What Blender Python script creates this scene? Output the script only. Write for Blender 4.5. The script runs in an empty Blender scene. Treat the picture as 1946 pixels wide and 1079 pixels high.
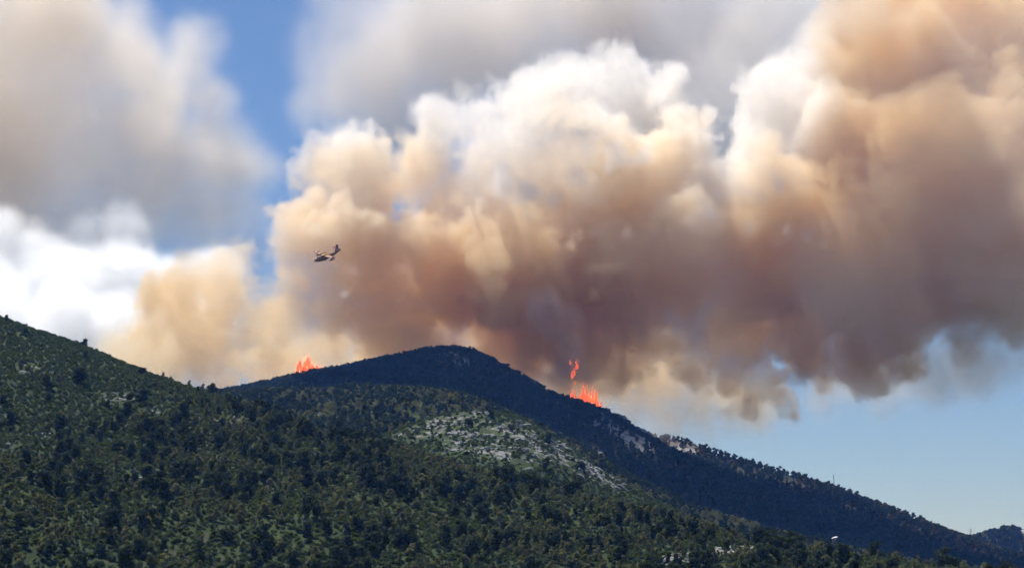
import bpy, bmesh, math, random
import numpy as np
from mathutils import Vector, Matrix, Quaternion

S = bpy.context.scene
COL = S.collection
# ------------------------------------------------------------------ camera
FPX, CX, CY, HORIZ = 3631.0, 973.0, 539.5, 1120.0      # focal length and centre in photo pixels (1946 wide)
PITCH = math.atan((HORIZ - CY) / FPX)
EYE = 2.0
cam = bpy.data.objects.new('camera', bpy.data.cameras.new('camera')); COL.objects.link(cam); S.camera = cam
cam.data.sensor_width = 36; cam.data.lens = 18 / (CX / FPX)
cam.location = (0, 0, EYE); cam.rotation_euler = (math.pi / 2 + PITCH, 0, 0)
cam.data.clip_start = 1; cam.data.clip_end = 60000
# ------------------------------------------------------------------ sky, sun, exposure
SUN_EL, SUN_AZ = math.radians(67), math.radians(-50)    # azimuth from +Y, clockwise seen from above
w = bpy.data.worlds.new('World'); S.world = w; w.use_nodes = True
sky = w.node_tree.nodes.new('ShaderNodeTexSky'); sky.sky_type = 'NISHITA'; sky.sun_disc = False
sky.sun_elevation = SUN_EL; sky.sun_rotation = SUN_AZ
sky.air_density = 1.0; sky.dust_density = 0.0; sky.ozone_density = 4.0; sky.altitude = 100
bgn = w.node_tree.nodes['Background']; w.node_tree.links.new(sky.outputs[0], bgn.inputs[0]); bgn.inputs[1].default_value = 0.06
sl = bpy.data.lights.new('sun', 'SUN'); sl.energy = 5.0; sl.angle = math.radians(.5); sl.color = (1, .95, .87)
so = bpy.data.objects.new('sun', sl); COL.objects.link(so)
sd = Vector((math.sin(SUN_AZ) * math.cos(SUN_EL), math.cos(SUN_AZ) * math.cos(SUN_EL), math.sin(SUN_EL)))
so.rotation_euler = sd.to_track_quat('Z', 'Y').to_euler()
S.view_settings.view_transform = 'Standard'; S.view_settings.look = 'None'
S.view_settings.exposure = 0.6; S.view_settings.gamma = 1.0; S.view_settings.use_curve_mapping = False
S.render.engine = 'CYCLES'
S.cycles.use_denoising = True; S.cycles.volume_bounces = 12; S.cycles.max_bounces = 14; S.cycles.diffuse_bounces = 3
S.cycles.volume_step_rate = 1.8; S.cycles.volume_max_steps = 1024
S.cycles.use_adaptive_sampling = True; S.cycles.adaptive_threshold = 0.04; S.cycles.adaptive_min_samples = 24

# ------------------------------------------------------------------ helpers
RNG = np.random.RandomState(11)

def at(px, py, d):
    """the world point seen at photo pixel (px, py), d metres along +Y"""
    u = (px - CX) / FPX; v = (CY - py) / FPX
    cp, sp = math.cos(PITCH), math.sin(PITCH)
    dy = cp - v * sp; dz = sp + v * cp
    t = d / dy
    return np.array([u * t, d, EYE + dz * t])

def proj(x, y, z):
    cp, sp = math.cos(PITCH), math.sin(PITCH)
    dep = y * cp + (z - EYE) * sp; up = -y * sp + (z - EYE) * cp
    return CX + FPX * x / dep, CY - FPX * up / dep

def vnoise(shape, cell, seed):
    """smooth value noise on a regular grid, any dimension, range 0..1"""
    r = np.random.RandomState(seed)
    a = r.rand(*[int(s / cell) + 3 for s in shape]).astype(np.float32)
    for ax, s in enumerate(shape):
        p = np.arange(s) / cell; i = p.astype(int); f = p - i
        f = (f * f * (3 - 2 * f)).astype(np.float32)
        sh = [1] * len(shape); sh[ax] = s; f = f.reshape(sh)
        a = np.take(a, i, axis=ax) * (1 - f) + np.take(a, i + 1, axis=ax) * f
    return a

def fbm(shape, cell, octs, seed, gain=.5, billow=False):
    t = 0; amp = 1; tot = 0
    for k in range(octs):
        n = vnoise(shape, max(cell / 2 ** k, 1.01), seed + k * 7)
        if billow: n = np.abs(2 * n - 1)
        t = t + n * amp; tot += amp; amp *= gain
    return t / tot

def smooth(a, b, x):
    t = np.clip((x - a) / (b - a), 0, 1); return t * t * (3 - 2 * t)

def meta(o, label=None, cat=None, group=None, kind=None):
    if label: o['label'] = label
    if cat: o['category'] = cat
    if group: o['group'] = group
    if kind: o['kind'] = kind
    return o

def link(name, me, parent=None, mat=None):
    o = bpy.data.objects.new(name, me); COL.objects.link(o)
    if parent is not None: o.parent = parent
    if mat is not None and me is not None and not me.materials: me.materials.append(mat)
    return o

def mesh_from(name, v, f, mat=None, smooth_shade=True):
    me = bpy.data.meshes.new(name); me.from_pydata([tuple(p) for p in v], [], [tuple(q) for q in f]); me.update()
    if smooth_shade: me.polygons.foreach_set('use_smooth', [True] * len(me.polygons))
    if mat: me.materials.append(mat)
    return me

# ------------------------------------------------------------------ materials
def new_mat(name):
    m = bpy.data.materials.new(name); m.use_nodes = True
    nt = m.node_tree; nt.nodes.clear()
    out = nt.nodes.new('ShaderNodeOutputMaterial')
    return m, nt, out

def N(nt, t, **kw):
    n = nt.nodes.new(t)
    for k, v in kw.items():
        if k.startswith('i_'): n.inputs[k[2:].replace('_', ' ')].default_value = v
        else: setattr(n, k, v)
    return n

def ramp(nt, fac, stops):
    r = nt.nodes.new('ShaderNodeValToRGB'); e = r.color_ramp.elements
    e[0].position, e[0].color = stops[0][0], (*stops[0][1], 1)
    e[1].position, e[1].color = stops[-1][0], (*stops[-1][1], 1)
    for p, c in stops[1:-1]:
        q = e.new(p); q.color = (*c, 1)
    nt.links.new(fac, r.inputs[0]); return r.outputs[0]

def mixc(nt, fac, a, b, mode='MIX'):
    m = nt.nodes.new('ShaderNodeMix'); m.data_type = 'RGBA'; m.blend_type = mode
    for s, v in ((m.inputs[0], fac), (m.inputs[6], a), (m.inputs[7], b)):
        if isinstance(v, (int, float)): s.default_value = v
        elif isinstance(v, tuple): s.default_value = (*v, 1)
        else: nt.links.new(v, s)
    return m.outputs[2]

def wnoise(nt, scale, detail=4, rough=.55):
    g = nt.nodes.new('ShaderNodeNewGeometry'); n = nt.nodes.new('ShaderNodeTexNoise')
    n.inputs['Scale'].default_value = scale; n.inputs['Detail'].default_value = detail; n.inputs['Roughness'].default_value = rough
    nt.links.new(g.outputs['Position'], n.inputs['Vector']); return n.outputs[0]

def simple_mat(name, col, rough=.6, spec=.3, noise=0, col2=None):
    m, nt, out = new_mat(name); b = N(nt, 'ShaderNodeBsdfPrincipled')
    b.inputs['Roughness'].default_value = rough; b.inputs['Specular IOR Level'].default_value = spec
    c2 = col2 or tuple(c * .6 for c in col)
    if noise:
        tc = nt.nodes.new('ShaderNodeTexCoord'); n = nt.nodes.new('ShaderNodeTexNoise'); n.inputs['Scale'].default_value = noise; n.inputs['Detail'].default_value = 4
        nt.links.new(tc.outputs['Object'], n.inputs['Vector'])
        nt.links.new(ramp(nt, n.outputs[0], [(.35, c2), (.6, col)]), b.inputs['Base Color'])
    else: b.inputs['Base Color'].default_value = (*col, 1)
    nt.links.new(b.outputs[0], out.inputs[0]); return m

def leaf_mat(name, dark, light, trans=.25):
    """foliage: own colour differs from plant to plant and clump to clump"""
    m, nt, out = new_mat(name)
    oi = nt.nodes.new('ShaderNodeObjectInfo')
    big = wnoise(nt, .012, 3); fine = wnoise(nt, 1.1, 2)
    a = N(nt, 'ShaderNodeMath', operation='MULTIPLY_ADD'); nt.links.new(oi.outputs['Random'], a.inputs[0]); a.inputs[1].default_value = .55; a.inputs[2].default_value = -.1
    b = N(nt, 'ShaderNodeMath', operation='MULTIPLY_ADD'); nt.links.new(big, b.inputs[0]); b.inputs[1].default_value = .5; nt.links.new(a.outputs[0], b.inputs[2])
    c = N(nt, 'ShaderNodeMath', operation='MULTIPLY_ADD'); nt.links.new(fine, c.inputs[0]); c.inputs[1].default_value = .36; nt.links.new(b.outputs[0], c.inputs[2])
    mid = tuple((p + q) / 2 for p, q in zip(dark, light))
    col = ramp(nt, c.outputs[0], [(.15, dark), (.5, mid), (.9, light)])
    d = N(nt, 'ShaderNodeBsdfDiffuse'); t = N(nt, 'ShaderNodeBsdfTranslucent'); mx = N(nt, 'ShaderNodeMixShader'); mx.inputs[0].default_value = trans
    nt.links.new(col, d.inputs[0]); nt.links.new(col, t.inputs[0])
    nt.links.new(d.outputs[0], mx.inputs[1]); nt.links.new(t.outputs[0], mx.inputs[2]); nt.links.new(mx.outputs[0], out.inputs[0])
    return m

M_PINE = leaf_mat('pine_needles', (.018, .027, .014), (.055, .068, .03), .25)
M_YOUNG = leaf_mat('young_pine_needles', (.105, .11, .045), (.195, .195, .08), .45)
M_SCRUB = leaf_mat('scrub_leaves', (.05, .074, .026), (.105, .132, .045), .4)
M_BROWN = leaf_mat('scorched_needles', (.05, .045, .026), (.13, .10, .05), .3)
M_PINE_SHADE = leaf_mat('shaded_pine_needles', (.018, .03, .018), (.045, .06, .032), .2)  # darker copy of the pine needles, the ridge's smoke shade put into the colour
M_BARK = simple_mat('pine_bark', (.16, .12, .09), .9, .1, 3)

def ground_mat(name, base, alt, soil, rockc):
    m, nt, out = new_mat(name); b = N(nt, 'ShaderNodeBsdfPrincipled'); b.inputs['Roughness'].default_value = .95; b.inputs['Specular IOR Level'].default_value = .1
    veg = mixc(nt, ramp(nt, wnoise(nt, .035, 6, .6), [(.4, (0, 0, 0)), (.62, (1, 1, 1))]), base, alt)
    veg = mixc(nt, ramp(nt, wnoise(nt, .12, 6, .65), [(.56, (0, 0, 0)), (.66, (.8, .8, .8))]), veg, soil)
    at_ = N(nt, 'ShaderNodeAttribute', attribute_name='rock')
    add = N(nt, 'ShaderNodeMath', operation='ADD'); nt.links.new(at_.outputs['Fac'], add.inputs[0])
    rn = wnoise(nt, .16, 7, .65); nt.links.new(rn, add.inputs[1])
    mask = ramp(nt, add.outputs[0], [(1.0, (0, 0, 0)), (1.0, (0, 0, 0))])
    mr = N(nt, 'ShaderNodeMapRange'); mr.inputs[1].default_value = .98; mr.inputs[2].default_value = 1.06; nt.links.new(add.outputs[0], mr.inputs[0])
    rk = mixc(nt, ramp(nt, wnoise(nt, .7, 6, .7), [(.35, (0, 0, 0)), (.65, (1, 1, 1))]), tuple(c * .45 for c in rockc), rockc)
    nt.links.new(mixc(nt, mr.outputs[0], veg, rk), b.inputs['Base Color'])
    bp = N(nt, 'ShaderNodeBump'); bp.inputs['Strength'].default_value = 1; bp.inputs['Distance'].default_value = 1.2
    nt.links.new(wnoise(nt, .45, 7, .7), bp.inputs['Height']); nt.links.new(bp.outputs[0], b.inputs['Normal'])
    nt.links.new(b.outputs[0], out.inputs[0]); return m

M_G_NEAR = ground_mat('scrubby_hillside', (.03, .044, .017), (.045, .064, .022), (.10, .08, .055), (.30, .295, .28))
M_G_FAR = ground_mat('wooded_ridge_ground', (.035, .042, .022), (.05, .055, .026), (.11, .08, .05), (.36, .355, .35))
M_G_FLAT = ground_mat('valley_floor', (.06, .08, .035), (.1, .11, .05), (.17, .14, .10), (.4, .4, .38))

# ------------------------------------------------------------------ hills
class Hill:
    def __init__(s, crest, front, back, x0, x1, y0, y1, h, seed, rnd=25, amp=9, cell=120, curve=0.0, crest_amp=.15):
        P = np.array([at(*c) for c in crest]); o = np.argsort(P[:, 0]); P = P[o]
        s.x = np.arange(x0, x1 + h, h); s.y = np.arange(y0, y1 + h, h); s.h = h
        X, Y = np.meshgrid(s.x, s.y)
        yc = np.interp(s.x, P[:, 0], P[:, 1]); zc = np.interp(s.x, P[:, 0], P[:, 2])
        k = np.ones(5) / 5
        zc = np.convolve(np.pad(zc, 2, mode='edge'), k, 'valid'); yc = np.convolve(np.pad(yc, 2, mode='edge'), k, 'valid')
        t = Y - yc[None]
        a = np.sqrt(t * t + rnd * rnd) - rnd
        z = zc[None] - np.where(t < 0, a * (front + curve * np.abs(t)), a * back)
        nz = fbm(X.shape, cell / h, 6, seed, .5) - .5
        rid = fbm(X.shape, cell * 1.7 / h, 3, seed + 90, .5, True) - .33
        z += (nz * amp * 2 + rid * amp * 2.2) * (crest_amp + (1 - crest_amp) * smooth(0, 130, np.abs(t)))
        s.z = z.astype(np.float64)
    def sample(s, x, y):
        fx = (np.asarray(x) - s.x[0]) / s.h; fy = (np.asarray(y) - s.y[0]) / s.h
        ok = (fx >= 0) & (fy >= 0) & (fx < len(s.x) - 1) & (fy < len(s.y) - 1)
        fx = np.clip(fx, 0, len(s.x) - 1.001); fy = np.clip(fy, 0, len(s.y) - 1.001)
        i = fx.astype(int); j = fy.astype(int); fx = fx - i; fy = fy - j
        v = (s.z[j, i] * (1 - fx) + s.z[j, i + 1] * fx) * (1 - fy) + (s.z[j + 1, i] * (1 - fx) + s.z[j + 1, i + 1] * fx) * fy
        return np.where(ok, v, -50)

hillA = Hill([(-500, 430, 1150), (-150, 545, 1120), (0, 604, 1100), (80, 632, 1090), (160, 660, 1080), (250, 702, 1065), (350, 738, 1050), (430, 762, 1040), (520, 795, 1000),
              (650, 835, 950), (730, 850, 930), (900, 905, 900), (1100, 955, 880), (1250, 985, 850), (1450, 1038, 800), (1650, 1068, 760), (1946, 1108, 720), (2300, 1135, 700)],
             .27, .35, -520, 420, 330, 1330, 4, 21, rnd=30, amp=7, cell=110)
hillK = Hill([(480, 900, 1120), (600, 868, 1140), (730, 828, 1160), (800, 800, 1180), (880, 779, 1200), (960, 785, 1200), (1010, 803, 1190), (1080, 850, 1180), (1155, 905, 1160), (1260, 960, 1150), (1400, 1020, 1130)],
             .36, .5, -260, 160, 880, 1420, 4, 33, rnd=18, amp=4, cell=60)
hillB = Hill([(250, 770, 1750), (400, 757, 1720), (520, 752, 1700), (640, 752, 1680), (720, 750, 1660), (800, 757, 1640), (900, 770, 1620), (990, 805, 1600), (1080, 850, 1580), (1180, 905, 1560), (1300, 965, 1520), (1460, 1015, 1480), (1600, 1050, 1440), (1800, 1090, 1400), (2100, 1120, 1400)],
             .22, .3, -560, 420, 1080, 2000, 5, 45, rnd=40, amp=9, cell=140)
hillC = Hill([(-300, 812, 2450), (100, 792, 2420), (380, 754, 2400), (460, 748, 2390), (560, 725, 2370), (640, 712, 2350), (700, 701, 2340), (800, 683, 2320), (870, 677, 2300), (905, 683, 2290), (960, 711, 2290), (1050, 760, 2290), (1100, 774, 2280), (1150, 791, 2270), (1200, 821, 2260), (1245, 850, 2250), (1300, 877, 2240),
              (1400, 918, 2220), (1500, 955, 2200), (1650, 1008, 2180), (1800, 1053, 2160), (1946, 1088, 2150), (2300, 1128, 2150)],
             .34, .45, -1050, 900, 1480, 2900, 6, 57, rnd=35, amp=14, cell=190)
hillD = Hill([(1000, 900, 2760), (1200, 842, 2740), (1250, 834, 2730), (1310, 840, 2720), (1335, 857, 2715), (1450, 890, 2700), (1570, 925, 2680), (1700, 974, 2660), (1830, 1025, 2640), (1946, 1064, 2620), (2300, 1110, 2600)],
             .33, .5, -100, 1100, 2150, 3100, 6, 69, rnd=30, amp=12, cell=170)
hillE = Hill([(1700, 1090, 3700), (1800, 1050, 3700), (1845, 1030, 3700), (1880, 1016, 3700), (1946, 1006, 3700), (2100, 985, 3700), (2500, 960, 3700)],
             .3, .4, 500, 1800, 3100, 4200, 12, 81, rnd=30, amp=14, cell=220)
HILLS = [hillA, hillK, hillB, hillC, hillD, hillE]

def H(x, y):
    z = np.zeros(np.shape(x))
    for h in HILLS: z = np.maximum(z, h.sample(x, y))
    return z

def visible(x, y, z, lift=1.0):
    """is the point clear of the hills on the line from the eye"""
    ok = np.ones(len(x), bool)
    for t in np.linspace(.12, .992, 150):
        ok &= H(x * t, y * t) < EYE + (z + lift - EYE) * t
    return ok

def ground_hit(px, py, d0=350, d1=4500):
    """where the view ray through the pixel first meets the terrain"""
    ds = np.arange(d0, d1, 3.0)
    a = at(px, py, 1000.0); dirv = (a - np.array([0, 0, EYE])) / 1000.0
    x = dirv[0] * ds; z = EYE + dirv[2] * ds
    hit = np.nonzero(H(x, ds) >= z)[0]
    if not len(hit): return None
    i = hit[0]; return np.array([x[i], ds[i], float(H(x[i:i + 1], ds[i:i + 1])[0])])

def rock_zone(name, px, py):
    """how rocky the ground is (0..0.7) at photo-derived places"""
    r = np.zeros_like(px)
    def blob(cx, cy, rx, ry, a, ang=0):
        c, s_ = math.cos(math.radians(ang)), math.sin(math.radians(ang))
        dx = px - cx; dy = py - cy
        u = (dx * c + dy * s_) / rx; v = (-dx * s_ + dy * c) / ry
        return a * np.clip(1.3 - np.sqrt(u * u + v * v), 0, .6) / .6
    if name == 'A':
        for b in ((180, 635, 90, 25, .44, 20), (60, 700, 50, 14, .42), (230, 755, 60, 14, .47), (90, 828, 60, 7, .44), (20, 850, 30, 9, .44), (290, 780, 40, 12, .45), (430, 800, 40, 12, .44),
                  (1330, 1055, 130, 14, .56, -8), (1080, 920, 90, 12, .5), (1480, 1035, 40, 9, .5), (620, 770, 30, 9, .4), (270, 900, 60, 14, .42), (60, 910, 30, 8, .45), (1600, 1060, 60, 8, .45)):
            r = np.maximum(r, blob(*b))
    if name == 'K':
        for b in ((940, 835, 190, 48, .45, 10), (830, 812, 70, 9, .5, -28), (900, 788, 60, 9, .5, -10), (870, 848, 55, 9, .5, -25), (940, 862, 45, 10, .54, 18), (985, 815, 50, 9, .48, 25), (1010, 838, 40, 12, .5, 30), (1060, 850, 45, 9, .48, 35), (1075, 880, 50, 9, .5, 38), (1130, 895, 45, 12, .54, 35), (1160, 915, 40, 12, .5, 30), (1090, 870, 120, 24, .40, 33), (780, 818, 50, 7, .46, -25)):
            r = np.maximum(r, blob(*b))
    if name == 'C':
        for b in ((870, 680, 60, 16, .42), (990, 715, 70, 12, .43, 30), (1180, 825, 45, 22, .56, 35), (1225, 845, 30, 18, .58, 40), (1130, 805, 20, 12, .52), (1150, 875, 40, 12, .47, 45), (1090, 860, 60, 12, .42, 35), (1060, 760, 40, 8, .44, 30), (880, 690, 25, 10, .5)):
            r = np.maximum(r, blob(*b))
    if name == 'D':
        for b in ((1290, 850, 45, 18, .62, 8), (1460, 905, 200, 30, .32, 22), (1600, 960, 90, 16, .36, 22)):
            r = np.maximum(r, blob(*b))
    if name == 'E':
        r = np.maximum(r, blob(1950, 1005, 20, 12, .6))
    return r

def hill_mesh(hl, key, name, mat):
    X, Y = np.meshgrid(hl.x, hl.y); Z = hl.z
    other = np.zeros_like(Z)
    for h in HILLS:
        if h is not hl: other = np.maximum(other, h.sample(X, Y))
    keep = Z > other - 12
    ny, nx = Z.shape
    k = keep[:-1, :-1] | keep[1:, :-1] | keep[:-1, 1:] | keep[1:, 1:]
    j, i = np.nonzero(k); a = j * nx + i
    quads = np.stack([a, a + 1, a + nx + 1, a + nx], 1)
    used = np.unique(quads); remap = np.full(nx * ny, -1); remap[used] = np.arange(len(used))
    V = np.stack([X.ravel(), Y.ravel(), Z.ravel()], 1)[used]
    me = bpy.data.meshes.new(name); me.vertices.add(len(V)); me.vertices.foreach_set('co', V.ravel().astype(np.float32))
    q = remap[quads].ravel(); me.loops.add(len(q)); me.loops.foreach_set('vertex_index', q.astype(np.int32))
    me.polygons.add(len(quads)); me.polygons.foreach_set('loop_start', np.arange(0, len(q), 4, dtype=np.int32))
    me.polygons.foreach_set('use_smooth', np.ones(len(quads), bool)); me.update(calc_edges=True)
    px, py = proj(V[:, 0], V[:, 1], V[:, 2])
    r = rock_zone(key, px, py)
    at_ = me.attributes.new('rock', 'FLOAT', 'POINT'); at_.data.foreach_set('value', r.astype(np.float32))
    o = link(name, me, None, mat); o['kind'] = 'structure'
    return o

for hl, key, mat in ((hillA, 'A', M_G_NEAR), (hillK, 'K', M_G_NEAR), (hillB, 'B', M_G_NEAR), (hillC, 'C', M_G_FAR), (hillD, 'D', M_G_FAR), (hillE, 'E', M_G_FAR)):
    hill_mesh(hl, key, {'A': 'near_hill', 'K': 'rocky_hill', 'B': 'middle_hill', 'C': 'burning_ridge_hill', 'D': 'far_ridge_hill', 'E': 'distant_hill'}[key], mat)
gm = mesh_from('ground', [(-6000, -6000, 0), (6000, -6000, 0), (6000, 6000, 0), (-6000, 6000, 0)], [(0, 1, 2, 3)], M_G_FLAT, False)
link('ground', gm)['kind'] = 'structure'

# ------------------------------------------------------------------ smoke: density grids turned into volumes
def volume_object(name, mn, h, dens, mat, label, cat):
    """dens[z, y, x] at spacing h from corner mn; stored on a point cloud and turned into a fog volume by geometry nodes"""
    nz, ny, nx = dens.shape
    mx = [mn[0] + (nx - 1) * h, mn[1] + (ny - 1) * h, mn[2] + (nz - 1) * h]
    me = bpy.data.meshes.new(name); me.vertices.add(dens.size)
    at_ = me.attributes.new('amount', 'FLOAT', 'POINT'); at_.data.foreach_set('value', dens.astype(np.float32).ravel())
    ob = link(name, me); meta(ob, label, cat, None, 'stuff')
    g = bpy.data.node_groups.new(name, 'GeometryNodeTree')
    g.interface.new_socket('Geometry', in_out='INPUT', socket_type='NodeSocketGeometry')
    g.interface.new_socket('Geometry', in_out='OUTPUT', socket_type='NodeSocketGeometry')
    n, L = g.nodes, g.links
    gi = n.new('NodeGroupInput'); go = n.new('NodeGroupOutput'); vc = n.new('GeometryNodeVolumeCube')
    vc.inputs['Min'].default_value = mn; vc.inputs['Max'].default_value = mx
    for a, k in zip('XYZ', (nx, ny, nz)): vc.inputs['Resolution ' + a].default_value = int(k)
    p = n.new('GeometryNodeInputPosition').outputs[0]
    for op, v in (('SUBTRACT', mn), ('DIVIDE', (h, h, h)), ('ADD', (.5, .5, .5)), ('FLOOR', None), ('DOT_PRODUCT', (1, nx, nx * ny))):
        m = n.new('ShaderNodeVectorMath'); m.operation = op; L.new(p, m.inputs[0])
        if v is not None: m.inputs[1].default_value = v
        p = m.outputs['Value'] if op == 'DOT_PRODUCT' else m.outputs[0]
    si = n.new('GeometryNodeSampleIndex'); si.data_type = 'FLOAT'; si.domain = 'POINT'
    na = n.new('GeometryNodeInputNamedAttribute'); na.data_type = 'FLOAT'; na.inputs[0].default_value = 'amount'
    L.new(gi.outputs[0], si.inputs['Geometry']); L.new(na.outputs[0], si.inputs['Value']); L.new(p, si.inputs['Index']); L.new(si.outputs[0], vc.inputs['Density'])
    sm = n.new('GeometryNodeSetMaterial'); sm.inputs['Material'].default_value = mat
    L.new(vc.outputs[0], sm.inputs[0]); L.new(sm.outputs[0], go.inputs[0])
    ob.modifiers.new('smoke', 'NODES').node_group = g
    return ob

def puff_field(mn, mx, h, puffs, kids=10, grand=0, seed=5, kr=(.3, .48), reach=.85, margin=50):
    """signed distance-like field (metres, positive inside) of a heap of round billows"""
    n = [int(round((b - a) / h)) + 1 for a, b in zip(mn, mx)]
    ax = [mn[k] + np.arange(n[k]) * h for k in range(3)]
    D = np.full((n[2], n[1], n[0]), -1e3, np.float32); r = np.random.RandomState(seed)
    def add(c, R):
        m = R + min(margin, R + 14); sl = []
        for k in range(3):
            lo, hi = np.searchsorted(ax[k], [c[k] - m, c[k] + m])
            if lo >= hi: return
            sl.append(slice(lo, hi))
        d = R - np.sqrt((ax[0][sl[0]][None, None] - c[0]) ** 2 + (ax[1][sl[1]][None, :, None] - c[1]) ** 2 + (ax[2][sl[2]][:, None, None] - c[2]) ** 2)
        V = D[sl[2], sl[1], sl[0]]; np.maximum(V, d.astype(np.float32), out=V)
    def rec(c, R, lev):
        add(c, R)
        if lev == 0: return
        for j in range(kids if lev == depth else grand):
            v = r.normal(size=3); v /= np.linalg.norm(v)
            rec(c + v * R * reach, R * r.uniform(*kr), lev - 1)
    depth = 2 if grand else 1
    for c, R in puffs: rec(np.array(c), R, depth)
    return D, ax

def P(lst, d, jit, shrink=.86, seed=1, lean=0):
    r = np.random.RandomState(seed); out = []
    for q in lst:
        off = q[3] if len(q) > 3 else r.uniform(-jit, jit)
        off += lean * (max(q[1], 430) - 700) + abs(lean) * 1.9 * max(430 - q[1], 0)
        c = at(q[0], q[1], d + off); out.append((c, q[2] * (d + off) / FPX * shrink))
    return out

def smoke_mat(name, stops, density, aniso=.25, nscale=.006, lo=.3, hi=.7, zgrad=None):
    m, nt, out = new_mat(name); v = N(nt, 'ShaderNodeVolumePrincipled')
    v.inputs['Density'].default_value = density; v.inputs['Anisotropy'].default_value = aniso
    if len(stops) == 1: v.inputs['Color'].default_value = (*stops[0], 1)
    else:
        f = wnoise(nt, nscale, 3, .6)
        if zgrad:                                                    # browner low, whiter high: shaded body and lit tops put into the colour
            g = nt.nodes.new('ShaderNodeNewGeometry'); sx = nt.nodes.new('ShaderNodeSeparateXYZ'); nt.links.new(g.outputs['Position'], sx.inputs[0])
            mr = N(nt, 'ShaderNodeMapRange'); mr.inputs[1].default_value, mr.inputs[2].default_value = zgrad; mr.inputs[3].default_value = -.28; mr.inputs[4].default_value = .3
            nt.links.new(sx.outputs[2], mr.inputs[0])
            a = N(nt, 'ShaderNodeMath', operation='ADD'); nt.links.new(f, a.inputs[0]); nt.links.new(mr.outputs[0], a.inputs[1])
            mq = N(nt, 'ShaderNodeMapRange'); mq.inputs[1].default_value, mq.inputs[2].default_value = 370, 480; mq.inputs[3].default_value = 0; mq.inputs[4].default_value = -.42   # right hand column darkened: shade from smoke overhead put into its colour
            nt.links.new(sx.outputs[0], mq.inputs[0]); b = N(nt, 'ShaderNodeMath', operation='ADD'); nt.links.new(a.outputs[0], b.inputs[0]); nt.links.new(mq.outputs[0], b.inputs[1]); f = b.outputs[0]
        k = len(stops) - 1
        nt.links.new(ramp(nt, f, [(lo + (hi - lo) * i / k, c) for i, c in enumerate(stops)]), v.inputs['Color'])
    nt.links.new(v.outputs[0], out.inputs['Volume']); return m

MAIN = [(290, 640, 55), (340, 590, 75), (350, 525, 70), (425, 525, 62), (300, 550, 50), (430, 590, 70), (380, 650, 80), (265, 680, 40), (470, 640, 60), (330, 700, 60), (420, 720, 60), (500, 700, 60), (490, 610, 30),
        (620, 320, 80), (685, 325, 80), (595, 410, 80), (575, 500, 65), (660, 440, 110), (565, 600, 65), (640, 560, 110), (712, 400, 80), (720, 500, 110), (740, 600, 120), (620, 670, 80), (720, 690, 80), (545, 690, 60),
        (845, 228, 72), (920, 232, 88), (825, 320, 80), (900, 400, 130), (1000, 208, 98), (1075, 175, 92), (1180, 165, 92), (1240, 195, 82), (1000, 350, 150), (1130, 330, 150), (1250, 350, 140),
        (860, 520, 130), (980, 520, 160), (1120, 520, 170), (850, 620, 90), (980, 650, 120), (1100, 660, 110), (1260, 520, 150), (1300, 290, 80), (1380, 375, 80), (1180, 650, 90), (1060, 740, 60),
        (1452, 265, 95), (1500, 190, 110), (1560, 130, 110), (1640, 80, 130), (1480, 400, 140), (1600, 300, 160), (1720, 150, 180), (1620, 480, 180), (1400, 500, 150), (1760, 350, 190), (1880, 100, 180),
        (1900, 300, 180), (1870, 490, 150), (1750, 545, 140), (1400, 640, 115), (1520, 625, 115), (1630, 600, 110), (1330, 640, 90), (1300, 690, 50), (1420, 710, 50), (1530, 680, 50),
        (1700, -20, 150), (1880, -60, 160), (2020, 200, 160), (2040, 430, 150), (1970, 570, 80), (1620, 0, 90), (800, 450, 70), (790, 530, 80), (360, 690, 60), (480, 690, 60), (560, 560, 60), (1380, 720, 60), (1460, 720, 60), (1320, 720, 50), (1600, 670, 60), (1700, 640, 70), (1220, 700, 60), (280, 640, 50), (240, 690, 30), (592, 455, 50), (600, 520, 50), (1180, 600, 100), (1250, 640, 80), (1340, 690, 60), (1430, 725, 50), (1380, 735, 42), (1500, 705, 52), (1640, 680, 45), (1720, 650, 50), (1820, 630, 55), (1900, 610, 55), (1280, 690, 50), (1340, 730, 45), (1430, 770, 42), (1380, 775, 36), (1490, 750, 42), (1560, 730, 40), (1650, 715, 36), (1740, 690, 36), (1840, 660, 40), (1930, 640, 40), (1160, 690, 60), (1090, 690, 60), (450, 560, 55), (500, 600, 55), (510, 680, 60), (380, 540, 65), (440, 500, 42), (790, 370, 66), (815, 300, 56), (1300, 420, 90), (900, 460, 90), (945, 480, 80), (1335, 590, 75), (1400, 600, 80), (1220, 560, 90), (1370, 460, 90), (400, 620, 60), (520, 640, 50)]
HV = 3.1
mnM = (float(at(170, 500, 2550)[0]), 2280.0, 190.0); mxM = (float(at(2080, 500, 2550)[0]), 2790.0, 880.0)
DM, axM = puff_field(mnM, mxM, HV, P(MAIN, 2560, 35, lean=.3), kids=12, grand=8, seed=5)
shp = DM.shape
bil = fbm(shp, 90 / HV, 5, 200, .55, True)
fn = fbm(shp, 40 / HV, 4, 300, .55)
low = fbm(shp, 200 / HV, 3, 400, .5)
mid = fbm(shp, 24 / HV, 4, 250, .65, True)
F = DM + (bil - .31) * 60 + (fn - .5) * 26 + (mid - .34) * 34
dM = smooth(0, 11, F) * (.55 + .9 * smooth(.3, .7, low))
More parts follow.
